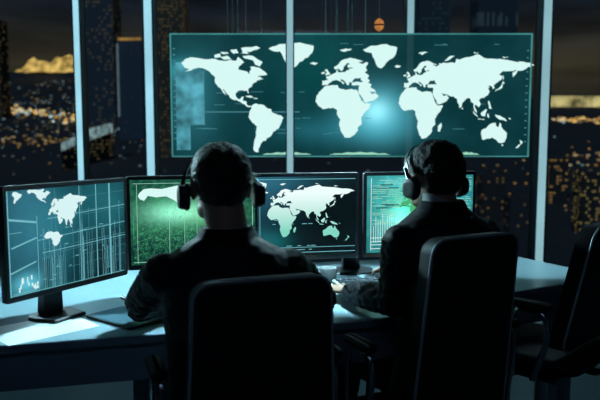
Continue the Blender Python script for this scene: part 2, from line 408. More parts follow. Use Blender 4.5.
# ------------------------------------------------------------------ the big glass map screen
PX0, PX1, PZ0, PZ1, PY = -.879, 1.572, 1.180, 2.008, 4.5
PW, PH = PX1 - PX0, PZ1 - PZ0
pcx, pcz = (PX0 + PX1) / 2, (PZ0 + PZ1) / 2
def pan(px, py):    # picture-plan coordinates of the map artwork -> the screen's own x, z
    return (-PW / 2 + (px - 171.5) / 359.5 * PW, PH / 2 - (py - 34) / 122.5 * PH)
panel = thing('map_screen', 'wide transparent teal wall screen showing glowing white world maps', 'screen', (pcx, PY, pcz))
ox, oz = pan(380, 113)
lx, lz = pan(192, 95)
M['panel'] = screen_mat('teal_glass_display', (.003, .036, .042),
    [(ox, oz, .20, .17, (.10, .50, .62)), (ox - .02, oz + .02, .09, .08, (.25, .45, .45)), (pan(182, 70)[0], pan(182, 70)[1], .10, .07, (.03, .22, .26)),
     (lx, lz, .16, .30, (.02, .12, .15)), (pan(345, 130)[0], pan(345, 130)[1], .45, .09, (.01, .09, .12)), (pan(310, 60)[0], pan(310, 60)[1], .3, .3, (.0, .03, .03))],
    noise_col=(.003, .016, .020), noise_scale=3, alpha=.80)
obj('glass_sheet', box(B(), (0, 0, 0), (PW, .012, PH)), M['panel'], panel, smooth=False)
bm = B(); lw = .008
for z in (-PH / 2, PH / 2): box(bm, (0, -.004, z), (PW + lw, .022, lw))
for x in (-PW / 2, PW / 2): box(bm, (x, -.004, 0), (lw, .022, PH))
obj('border_frame', bm, M['frame_line'], panel, smooth=False)
def put(bm, poly, fx, fy, mapper, y=-.0075):
    fill(bm, [mapper(fx(a), fy(lat_s(b))) for a, b in coast(poly)], y)
bm = B()
fx = lambda l: 182 + (l + 168) * .765
fy = lambda l: 112 - l * .74
for p in [NA, SA] + CARIB + ARCTIC: put(bm, p, fx, fy, pan)
put(bm, GREEN, lambda l: 269 + (l + 73) * .82, lambda l: 118 - l * .84, pan)
ax = lambda l: 330 + l * .82
for p in [AF, EUR] + EISL: put(bm, p, ax, fy, pan)
obj('world_map', bm, M['map'], panel, smooth=False)
bm = B()
fx = lambda l: 410.5 + l * .655
fy = lambda l: 113.5 - l * .72
for p in [AF, EA] + EISL + AISL: put(bm, p, fx, fy, pan)
for p in [AU] + OISL: put(bm, p, lambda l: 408 + l * .66, lambda l: 114 - l * .74, pan)
put(bm, GREEN, lambda l: 363 + (l + 73) * .62, lambda l: 116 - l * .80, pan)
obj('world_map', bm, M['map'], panel, smooth=False)
# antarctic coast slivers along the bottom edge
bm = B()
for (a, b) in ((262, 312), (330, 392), (455, 482)):
    bm = B(); n = 10; top = [(a + (b - a) * i / n, 154.8 - 2.2 * math.sin(PI * i / n) - .8 * (i % 2)) for i in range(n + 1)]
    fill(bm, [pan(*q) for q in top], -.0075)
    obj('coast_outline', bm, M['mint'], panel, smooth=False)
# information blocks of the interface, left side, and thin lines
def pquad(bm, x0, y0, x1, y1, y=-.0072):
    (a, b), (c, d) = pan(x0, y0), pan(x1, y1); box(bm, ((a + c) / 2, y, (b + d) / 2), (abs(c - a), .0012, abs(d - b)))
bm = B(); pquad(bm, 176, 62, 190, 150); pquad(bm, 186, 70, 204, 124)
obj('information_block', bm, M['orb'], panel, smooth=False)
bm = B()
pquad(bm, 176, 111, 300, 112); pquad(bm, 188, 124, 206, 124.6); pquad(bm, 204, 70, 204.6, 124)
for i in range(34):
    x, y = random.uniform(176, 500), random.choice((44, 92, 104, 118, 128, 133)) + random.uniform(-1, 1)
    pquad(bm, x, y, x + random.uniform(4, 14), y + .5)
for i in range(14): pquad(bm, 526.5, 50 + i * 7, 528.5, 51 + i * 7)
for i in range(16): pquad(bm, 173.5, 48 + i * 6, 176, 49 + i * 6)
obj('interface_line', bm, M['cyan_dim'], panel, smooth=False)['kind'] = 'stuff'
# support post in front of the screen
t = thing('screen_support_post', 'pale floor-to-ceiling lit post standing in front of the big map screen', 'post', (-.066, 4.36, 0))
obj('post_core', box(B(), (0, 0, HC / 2), (.056, .06, HC)), M['post'], t, smooth=False)
obj('light_strip', box(B(), (0, -.033, HC / 2), (.040, .008, HC - .02)), M['strip2'], t, smooth=False)
obj('floor_plate', lathe(B(), [(.09, 0), (.09, .012), (.05, .02)]), M['metal'], t)
for z in (2.0, 1.19): obj('mounting_bracket', box(B(), (0, .070, z), (.05, .085, .03)), M['metal'], t, smooth=False)
# thin cables
ords = ['first', 'second', 'third', 'fourth', 'fifth', 'sixth', 'seventh', 'eighth', 'ninth', 'tenth', 'eleventh']
cab = [(229, .0012), (234, .0022), (239, .0022), (247, .0015), (262, .0012), (325, .0018), (336, .0035), (347, .0025), (351, .0018), (364, .0018)]
for i, (px, r) in enumerate(cab):
    x = (px - 300) * 4.58 / 650
    bot = 1.55 if i < 3 or 5 <= i < 9 else 1.95
    o = obj('hanging_cable', cyl(B(), (0, 0, 0), (0, 0, HC - bot), r * 1.7, seg=8), M['cable'], loc=(x, 4.58, bot))
    tag(o, '%s thin vertical cable from the left, hanging behind the big map screen' % ords[i], 'cable', 'thin cables hanging behind the map screen')
t = thing('pendant_lamp', 'small amber globe lamp on a thin wire above the map screen', 'lamp', (.56, 4.7, HC))
obj('cord', cyl(B(), (0, 0, -.85), (0, 0, 0), .002, seg=8), M['cable'], t)
obj('globe', lathe(B(), [(.008, -.94), (.028, -.925), (.036, -.90), (.030, -.872), (.010, -.855)]), M['amber'], t)
obj('band', lathe(B(), [(.030, -.906), (.040, -.904), (.040, -.896), (.030, -.894)]), M['metal'], t)

# ------------------------------------------------------------------ desk
DZ = .74
front = [(-1.55, 1.60), (-.837, 1.764), (-.40, 1.874), (.0, 1.955), (.222, 2.012), (.40, 2.13), (.58, 2.268), (.785, 2.383), (1.047, 2.524), (1.30, 2.665)]
back = [(1.31, 2.71), (1.201, 2.827), (1.044, 3.128), (.5, 3.05), (-.2, 2.90), (-.9, 2.74), (-1.55, 2.56)]
desk = thing('control_desk', 'long pale desk with a dark front panel under the monitors', 'desk', (0, 0, 0))
def slab(bm, outline, z0, z1):
    rings(bm, [[(x, y, z0) for x, y in outline], [(x, y, z1) for x, y in outline]])
    return bm
obj('desktop', slab(B(), front + back, DZ - .022, DZ), M['desk'], desk, smooth=False, bevel=.003)
def band(bm, line, inset, th, z0, z1):
    a = [Vector(p).to_3d() for p in line]; nr = []
    for i, p in enumerate(a):
        t = (a[min(i + 1, len(a) - 1)] - a[max(i - 1, 0)]).normalized(); nr.append(Vector((-t.y, t.x, 0)))
    o = [p + n * inset for p, n in zip(a, nr)]; q = [p + n * (inset + th) for p, n in zip(a, nr)]
    lo = [(v.x, v.y) for v in o] + [(v.x, v.y) for v in reversed(q)]
    return slab(bm, lo, z0, z1)
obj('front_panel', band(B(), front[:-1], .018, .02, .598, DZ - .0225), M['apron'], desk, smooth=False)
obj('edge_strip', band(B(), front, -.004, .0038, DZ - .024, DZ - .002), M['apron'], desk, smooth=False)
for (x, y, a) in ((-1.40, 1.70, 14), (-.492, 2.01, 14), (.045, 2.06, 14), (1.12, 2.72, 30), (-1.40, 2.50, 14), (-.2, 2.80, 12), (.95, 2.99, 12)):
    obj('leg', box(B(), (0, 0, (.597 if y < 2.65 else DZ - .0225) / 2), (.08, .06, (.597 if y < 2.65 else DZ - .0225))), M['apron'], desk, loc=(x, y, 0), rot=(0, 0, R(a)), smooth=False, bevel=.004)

# ------------------------------------------------------------------ monitors
MW, MH, SW, SH = .482, .345, .458, .312
def sq(bm, u0, v0, u1, v1, y=-.0135):
    box(bm, ((u0 + u1) / 2 * SW - SW / 2, y, (v0 + v1) / 2 * SH - SH / 2), (max(abs(u1 - u0) * SW, .0004), .0006, max(abs(v1 - v0) * SH, .0004)))
def seg_line(bm, u0, v0, u1, v1, w=.0008, y=-.0135):
    a = Vector((u0 * SW - SW / 2, y, v0 * SH - SH / 2)); b = Vector((u1 * SW - SW / 2, y, v1 * SH - SH / 2))
    d = b - a
    if d.length < 1e-4: return
    n = Vector((-d.z, 0, d.x)).normalized() * w / 2; e = Vector((0, -.0005, 0))
    lo = [a + n, b + n, b - n, a - n]
    rings(bm, [lo, [p + e for p in lo]])
def spoly(bm, poly, u0, u1, v0, v1, bbox=None, y=-.0128):
    xs = [p[0] for p in poly]; ys = [lat_s(p[1]) for p in poly]
    bx = bbox or (min(xs), max(xs), min(ys), max(ys))
    fill(bm, [((u0 + (p[0] - bx[0]) / (bx[1] - bx[0]) * (u1 - u0)) * SW - SW / 2, (v0 + (lat_s(p[1]) - bx[2]) / (bx[3] - bx[2]) * (v1 - v0)) * SH - SH / 2) for p in poly], y)
def monitor(label, a, b, scr, stand_x=0, stand_back=.085, base_w=1.0, slant=.0):
    """a, b: plan points of the left and right front edges"""
    a, b = Vector(a), Vector(b); d = b - a; yaw = math.atan2(d.y, d.x); c = (a + b) / 2
    t = thing('monitor', label, 'monitor', (c.x, c.y, DZ), yaw)
    zc = 1.0035 - DZ
    hous = obj('housing', rings(B(), [[(x, y, z + zc) for x, z in rrect(MW - k, MH - k, .008)] for y, k in ((-.012, .003), (-.009, 0), (.010, 0), (.030, .10))]), M['black'], t)
    hous['label'] = 'black bezel and casing'
    face = obj('screen', box(B(), (0, 0, 0), (SW, .0016, SH)), scr, t, loc=(0, -.0122, zc + .002), smooth=False)
    bm = B()   # leaning neck
    n0, n1 = Vector((stand_x - slant, .024, zc - .06)), Vector((stand_x, stand_back - .035, .012))
    rows = []
    for f in (0, .25, .6, 1):
        p = n0.lerp(n1, f); w = .030 + .008 * f; dpt = .012 + .006 * f
        rows.append([(p.x + u * w, p.y + v * dpt, p.z) for u, v in ((-1, -1), (1, -1), (1, 1), (-1, 1))])
    rings(bm, rows); obj('stand_neck', bm, M['black'], t, smooth=False, bevel=.003)
    bm = B()
    rows = [[(stand_x + x * k * base_w, stand_back - .075 + y * k, z) for x, y in [(-.080, -.055), (.080, -.055), (.105, .02), (.105, .045), (.06, .08), (-.06, .08), (-.105, .045), (-.105, .02)]] for k, z in ((1, .0005), (1, .006), (.93, .011))]
    rings(bm, rows); obj('stand_base', bm, M['black'], t, smooth=False, bevel=.002)
    bm = B()
    for k in range(4): box(bm, (SW / 2 - .02 - k * .014, -.0125, zc - MH / 2 + .007), (.006, .001, .003))
    obj('button_row', bm, M['metal'], t, smooth=False)
    return t, face
def graphic(name, bm, mat, face, label=None):
    o = obj(name, bm, mat, face, loc=(0, .0112, 0), smooth=False)
    if label: o['label'] = label
    return o
# -- monitor 1: teal wireframe city view
s1 = screen_mat('teal_display', (.004, .036, .050), [(-.16, .06, .10, .20, (.025, .12, .17)), (-.17, -.125, .05, .03, (.10, .45, .55)), (.15, .10, .10, .10, (.01, .09, .10)), (.14, -.08, .12, .09, (-.004, -.035, -.045)), (-.05, .05, .09, .1, (.01, .09, .11))], noise_col=(.003, .025, .03), noise_scale=9)
m1, f1 = monitor('leftmost monitor, angled inward, teal screen with grid lines and small map', (-.861, 1.856), (-.620, 2.271), s1, stand_x=-.03, stand_back=.10, base_w=.78, slant=.03)
bm = B()
EB = (-9, 190, 8, 82)
spoly(bm, EA, .31, .64, .58, .93); spoly(bm, AF, .27, .42, .42, .57)
spoly(bm, NA, .15, .33, .86, 1.0); spoly(bm, SA, .04, .11, .88, .99)
graphic('map_graphic', bm, M['white'], f1)
bm = B()
for u, w in ((.845, .012), (.72, .006), (.57, .004)): sq(bm, u, 0, u + w, 1)
for v, dv, u0 in ((.70, .05, .3), (.50, .06, .22), (.37, .04, .25)): seg_line(bm, u0, v, 1, v + dv, .0018)
seg_line(bm, .0, .735, .21, .68, .006); seg_line(bm, .02, .46, .21, .53, .004); seg_line(bm, .0, .22, .2, .30, .004)
sq(bm, .0, .005, .98, .010); sq(bm, 0, 0, .006, 1)
graphic('bright_grid_line', bm, M['cyan'], f1)
bm = B()
for k in range(12):
    u = random.uniform(.22, .98); sq(bm, u, 0, u + .0022, random.uniform(.5, 1))
for k in range(9):
    v = random.uniform(.1, .95); seg_line(bm, random.uniform(.2, .5), v, 1, v + .03, .0008)
for k in range(14):
    u = .25 + k * .014; sq(bm, u, .01, u + .0035, random.uniform(.2, .42))
for k in range(6):
    u = .80 + k * .012; sq(bm, u, .08, u + .003, random.uniform(.3, .45))
graphic('thin_grid_line', bm, M['cyan_dim'], f1)
bm = B()
for k in range(26):
    u = random.choice((.26, .34, .58, .73, .86)) + random.uniform(0, .09); sq(bm, u, .01, u + .0016, random.uniform(.25, .62))
for k in range(16):
    u, v = random.uniform(.22, .9), random.uniform(.05, .6); sq(bm, u, v, u + random.uniform(.01, .05), v + .006)
sq(bm, .02, .02, .20, .026); sq(bm, .0, .60, .10, .604); sq(bm, .215, .02, .218, .74)
graphic('fine_detail_line', bm, M['cyan'], f1)
for (u0, v0, u1, v1) in ((.60, .05, .70, .40), (.88, .12, .97, .50), (.25, .02, .31, .30)):
    bm = B(); sq(bm, u0, v0, u1, v1, -.0130); graphic('dark_block', bm, M['slate'], f1)
bm = B()
for k in range(12):
    u, v = random.uniform(.06, .2), random.uniform(.02, .14); sq(bm, u, v, u + random.uniform(.006, .016), v + random.uniform(.02, .06))
graphic('skyline_graphic', bm, M['white'], f1)
# -- monitor 2: green particle network
s2 = screen_mat('green_display', (.004, .040, .032), [(-.06, .035, .10, .035, (.30, .70, .55)), (-.05, .03, .2, .08, (.03, .16, .08)), (-.10, .05, .06, .05, (.0, .10, .03)), (-.1, -.12, .2, .05, (-.002, -.02, -.01)), (.05, .03, .1, .04, (.05, .16, .03))], noise_col=(.015, .10, .045), noise_scale=60)
m2, f2 = monitor('second monitor from left, green network screen, half behind the nearer man', (-.630, 2.345), (-.161, 2.467), s2)
bm = B(); spoly(bm, [(0, 6), (1, 8), (3, 10), (6, 10.5), (12, 10), (16, 11), (20, 12), (26, 9), (30, 7), (27, 4), (23, 3), (21, 0), (18, 3), (14, 5.5), (9, 5), (5, 6), (3, 3), (1, 4)], .06, .53, .70, .93)
graphic('map_graphic', bm, M['map'], f2)
bm = B(); rr = random.Random(5)
for k in range(150):
    u = min(max(rr.gauss(.38, .24), .02), .98); v = min(max(rr.gauss(.38, .2), .03), .8)
    seg_line(bm, u, v, min(max(u + rr.gauss(0, .06), .02), .98), min(max(v + rr.gauss(0, .05), .02), .9), .0007)
for k in range(520):
    u = min(max(rr.gauss(.38, .25), .02), .97); v = min(max(rr.gauss(.36, .2), .03), .8); w = rr.uniform(.002, .006); sq(bm, u, v, u + w, v + w * 1.4)
graphic('network_graphic', bm, M['green'], f2)['kind'] = 'stuff'
bm = B()
for u in (.05, .30, .42, .52): sq(bm, u, .02, u + .003, .55 if u > .1 else .95)
sq(bm, .02, .955, .98, .96); sq(bm, .02, .03, .98, .036); sq(bm, .975, .03, .98, .95)
for k in range(110):
    u, v = rr.uniform(.06, .6), rr.gauss(.40, .16); w = rr.uniform(.002, .005); sq(bm, u, v, u + w, v + w)
graphic('frame_line_graphic', bm, M['mint'], f2)
# -- monitor 3: dark screen with world map
s3 = screen_mat('dark_map_display', (.002, .006, .008), [(-.17, .10, .14, .10, (.015, .09, .14)), (-.08, .14, .18, .04, (.012, .07, .10)), (-.20, -.09, .12, .06, (.01, .09, .11)), (-.10, -.10, .06, .035, (.0, .06, .06))], noise_col=(.0, .002, .002), noise_scale=20)
m3, f3 = monitor('third monitor from left, black screen with a mint and white world map', (-.238, 2.510), (.233, 2.602), s3, stand_x=.262, stand_back=.215, base_w=.9, slant=.052)
def mint_grad():
    m, nt, out = new_mat('mint_map_glow'); L = nt.links
    tc = nt.nodes.new('ShaderNodeTexCoord'); sp = nt.nodes.new('ShaderNodeSeparateXYZ'); L.new(tc.outputs['Object'], sp.inputs[0])
    mr = nt.nodes.new('ShaderNodeMapRange'); mr.inputs['From Min'].default_value = -.06; mr.inputs['From Max'].default_value = .09; L.new(sp.outputs['Z'], mr.inputs['Value'])
    mx = nt.nodes.new('ShaderNodeMix'); mx.data_type = 'RGBA'; mx.inputs[6].default_value = (.22, .68, .54, 1); mx.inputs[7].default_value = (.85, 1.0, .98, 1)
    L.new(mr.outputs[0], mx.inputs[0]); e = nt.nodes.new('ShaderNodeEmission'); e.inputs['Strength'].default_value = 1.0; L.new(mx.outputs[2], e.inputs['Color']); L.new(e.outputs[0], out.inputs['Surface']); return m
bm = B(); bb = (-75, 190, -47, 88)
for p in [AF, EA, AU, GREEN] + EISL + AISL + OISL: spoly(bm, p, .0, .985, .17, .93, bb)
graphic('map_graphic', bm, mint_grad(), f3)
bm = B(); sq(bm, .02, .965, .99, .972); sq(bm, .15, .10, .99, .106); sq(bm, .3, .035, .99, .042); sq(bm, .15, .10, .154, .95)
for k in range(24): u = rr.uniform(.2, .6); v = rr.choice((.45, .40, .07, .12)); sq(bm, u, v, u + rr.uniform(.01, .05), v + .008)
graphic('interface_line', bm, M['cyan'], f3)
# -- monitor 4: data listing
s4 = screen_mat('data_display', (.010, .14, .15), [(-.06, .0, .16, .14, (.06, .38, .34)), (-.06, .03, .07, .06, (.0, .28, .06)), (-.09, -.02, .05, .05, (.20, .55, .50)), (-.05, .13, .2, .03, (.05, .25, .28)), (.12, .05, .12, .1, (.02, .16, .2))], noise_col=(.02, .12, .11), noise_scale=30)
m4, f4 = monitor('rightmost monitor, bright green and cyan data screen behind the farther man', (.250, 2.602), (.730, 2.701), s4, stand_back=.18)
bm = B()
for r_ in range(26):
    v = .96 - r_ * .0235; u = .05
    while u < .97:
        w = rr.uniform(.02, .14)
        if rr.random() < .62: sq(bm, u, v, min(u + w, .98), v + .008)
        u += w + .015
graphic('text_row', bm, M['mint'], f4)['kind'] = 'stuff'
bm = B()
for k in range(22):
    u = .06 + k * .021; sq(bm, u, .14, u + .004, rr.uniform(.3, .55))
for v in (.05, .10, .14, .19): sq(bm, .04, v, .98, v + .008)
sq(bm, .035, .03, .04, .97)
graphic('chart_line', bm, M['white'], f4)
bm = B(); spoly(bm, EA, .30, .75, .42, .80); graphic('map_graphic', bm, M['green'], f4)
bm = B()
for k in range(10): u = rr.uniform(.05, .5); v = rr.uniform(.42, .95); sq(bm, u, v, u + rr.uniform(.08, .22), v + .012)
graphic('dark_row', bm, M['slate'], f4)

# ------------------------------------------------------------------ things on the desk
# keyboard
ky = R(18)
kb = thing('keyboard', 'silver keyboard with dark keys under the farther man\'s left hand', 'keyboard', (.322, 2.485, DZ), ky)
obj('case', rings(B(), [[(x, y, z0 + (0.010 * (y + .08) / .16)) for x, y in rrect(.37 - k, .16 - k, .012)] for z0, k in ((.0005, 0), (.009, 0), (.012, .006))]), M['keyboard'], kb, autosmooth=30)
km = None
for r_ in range(5):
    cols = 15 if r_ else 0
    n = 15
    for c in range(n):
        if r_ == 0 and 4 < c < 10:
            if c != 5: continue
            w, cx = .080, 0
        else: w, cx = .019, -.1645 + c * .0235
        if r_ == 0 and c == 5:
            bm = B(); box(bm, (0, 0, 0), (w * 1.25, .023, .006)); k = obj('key', bm, M['key'], kb, smooth=False)
        elif km is None:
            bm = B(); rings(bm, [[(x, y, z) for x, y in rrect(.0195 - q, .022 - q, .003, 2)] for z, q in ((-.003, 0), (.003, .004))]); km = k = obj('key', bm, M['key'], kb, smooth=False)
        else:
            k = km.copy(); COL.objects.link(k); k.parent = kb
        y = -.056 + r_ * .027
        k.location = (cx, y, .015 + 0.010 * (y + .08) / .16)
# mug
mug = thing('mug', 'small white mug on the desk beside the nearer man\'s right shoulder', 'mug', (.108, 2.535, DZ))
bm = B()
prof = [(.026, .001), (.032, .004), (.035, .02), (.036, .062), (.0328, .062), (.031, .02), (.026, .008)]
lathe(bm, prof); obj('cup', bm, M['ceramic'], mug)
obj('handle', tube(B(), [Vector((.034 + .022 * math.sin(PI * i / 10), 0, .052 - .038 * i / 10)) for i in range(11)], .0045, 10), M['ceramic'], mug, rot=(0, 0, R(-150)))
obj('coffee', lathe(B(), [(.0315, .046), (.0315, .048)]), M['coffee'], mug)
pp = obj('light_patch_sheet', box(B(), (0, 0, .0002), (.21, .275, .0002)), M['light_patch'], loc=(-.785, 1.925, DZ), rot=(0, 0, R(-45)), smooth=False)  # pale sheet stands in for a bright patch of light on the desk
tag(pp, 'white patch of light, laid as a thin angled sheet, in front of the leftmost monitor', 'light_patch')
# tablet and pen
tab = thing('tablet', 'thin glass tablet lying flat on the desk by the nearer man\'s left elbow', 'tablet', (-.555, 2.030, DZ), R(-38))
obj('casing', rings(B(), [[(x, y, z) for x, y in rrect(.23 - k, .15 - k, .01)] for z, k in ((.0005, .004), (.003, 0), (.007, .001))]), M['black'], tab)
obj('touch_screen', box(B(), (0, 0, .0076), (.218, .138, .001)), pbr('glass_slate', (.10, .20, .25), .12), tab, smooth=False)
pen = thing('pen', 'slim dark pen lying on the desk beside the glass tablet', 'pen', (-.60, 2.235, DZ + .0056), R(-50))
obj('barrel', cyl(B(), (-.06, 0, 0), (.06, 0, 0), .0052, seg=12), M['black'], pen)
obj('tip', cyl(B(), (.06, 0, 0), (.075, 0, -.003), .005, .001, seg=12), M['chrome'], pen)
obj('clip', box(B(), (-.04, 0, .0065), (.03, .003, .002)), M['chrome'], pen, smooth=False)

# ------------------------------------------------------------------ office chairs
def chair(label, loc, yaw, seat_h, top_h, w=.37, arm_z=.715, lean=.025, gap=.02, spin=0, arm_x=.24):
    """origin on the floor under the seat; local +y is where the sitter looks; the backrest stands .17 behind"""
    t = thing('office_chair', label, 'chair', loc, yaw)
    yb = -.17
    # backrest: padded, slightly curved, leaning back at the top
    z0, z1 = seat_h + gap, top_h; h = z1 - z0; rows = []
    out = rrect(w, h, .045, 6, 0, 0)
    def bend(x, z, off):
        f = (z + h / 2) / h
        return Vector((x * (1 + .13 * (1 - f)), yb + lean * (1 - f) + .012 * (x / (w / 2)) ** 2 + off, z + (z0 + z1) / 2))
    bm = B()
    for off, k in ((.016, .05), (.026, .022), (.026, 0.004), (-.020, .0), (-.028, .010), (-.031, .04), (-.031, .18)):
        s = (1 - k * 2 * 1.0)
        rows.append([bend(x * (1 - k * .9), z * (1 - k * .62), off if False else off) for x, z in out])
    rings(bm, rows); obj('backrest', bm, M['leather'], t, autosmooth=60)
    e = [bend(x * 1.004, z * 1.003, -.026) for x, z in out]
    bm = B(); tube(bm, e + e[:2], .0045, 8, cap=False); obj('edge_piping', bm, M['piping'], t)
    # seat
    bm = B(); rows = []
    for z, k in ((seat_h - .058, .06), (seat_h - .048, .015), (seat_h - .03, 0), (seat_h - .008, .012), (seat_h, .05)):
        rows.append([(x, y + .065, z) for x, y in rrect(.42 - k, .42 - k, .07, 6)])
    rings(bm, rows); obj('seat', bm, M['leather'], t, autosmooth=60)
    # back bracket joins seat and backrest
    obj('back_bracket', tube(B(), [(0, .02, seat_h - .068), (0, -.14, seat_h - .072), (0, -.215, seat_h - .03), (0, -.225, seat_h + .12)], .02, 12, flat=(.5, 1.6)), M['metal'], t)
    for s in (-1, 1):
        x = s * arm_x
        az = arm_z
        path = [(x * .86, -.02, seat_h - .066), (x, -.02, seat_h - .066)] + bez((x, -.06, az - .12), (x, -.075, az - .012), (x, -.03, az - .008), 6) + [(x, .02, az - .008)] + bez((x, .03, az - .008), (x, .065, az - .02), (x, .06, az - .12), 6) + [(x, .05, seat_h - .066), (x * .86, .05, seat_h - .066)]
        a = obj('armrest', tube(B(), path, .008, 10, flat=(1, 1.5)), M['chrome'], t)
        bm = B(); rings(bm, [[(x + u, y - .005, z) for u, y in rrect(.045 - k, .15 - k, .02, 5)] for z, k in ((az - .002, .01), (az + .006, 0), (az + .016, .002), (az + .022, .014))])
        obj('arm_pad', bm, M['leather'], a)
    obj('seat_plate', box(B(), (0, .05, seat_h - .070), (.40, .26, .022)), M['metal'], t, smooth=False, bevel=.005)
    bm = B(); cyl(bm, (0, .06, .10), (0, .06, seat_h - .08), .024); cyl(bm, (0, .06, .09), (0, .06, .26), .033); obj('gas_column', bm, M['chrome'], t)
    hub = obj('hub', cyl(B(), (0, .06, .07), (0, .06, .12), .05), M['metal'], t)
    for k in range(5):
        a = R(72 * k + 18 + spin); d = Vector((math.sin(a), math.cos(a), 0)); c = Vector((0, .06, 0))
        lg = obj('base_leg', tube(B(), [c + d * .03 + Vector((0, 0, .10)), c + d * .18 + Vector((0, 0, .095)), c + d * .30 + Vector((0, 0, .068))], [.026, .022, .016], 10), M['metal'], t)
        bm = B(); s_ = Vector((-d.y, d.x, 0)) * .016; e_ = c + d * .30 + Vector((0, 0, .028))
        cyl(bm, e_ - s_ - s_ * .6, e_ - s_ + s_ * .4, .0275); cyl(bm, e_ + s_ - s_ * .4, e_ + s_ + s_ * .6, .0275)
        obj('caster', bm, M['black'], lg)
    return t
def fwd(a): return Vector((-math.sin(a), math.cos(a), 0))
y1 = R(20); b1 = Vector((-.090, 1.556, 0)) + fwd(y1) * .17
chair('black office chair with light edge piping, in front of the nearer man\'s back', b1, y1, .44, .975, w=.345)
y2 = R(27); b2 = Vector((.490, 1.806, 0)) + fwd(y2) * .17
chair('black office chair behind the farther man, in the middle of the three chairs', b2, y2, .44, 1.042, w=.306, lean=.065, spin=20, arm_x=.272)
y3 = R(45); b3 = Vector((1.05, 2.16, 0)) + fwd(y3) * .17
chair('empty black office chair at the right end of the desk', b3, y3, .578, 1.035, w=.37, arm_z=.755, lean=.085, gap=.03, spin=36)

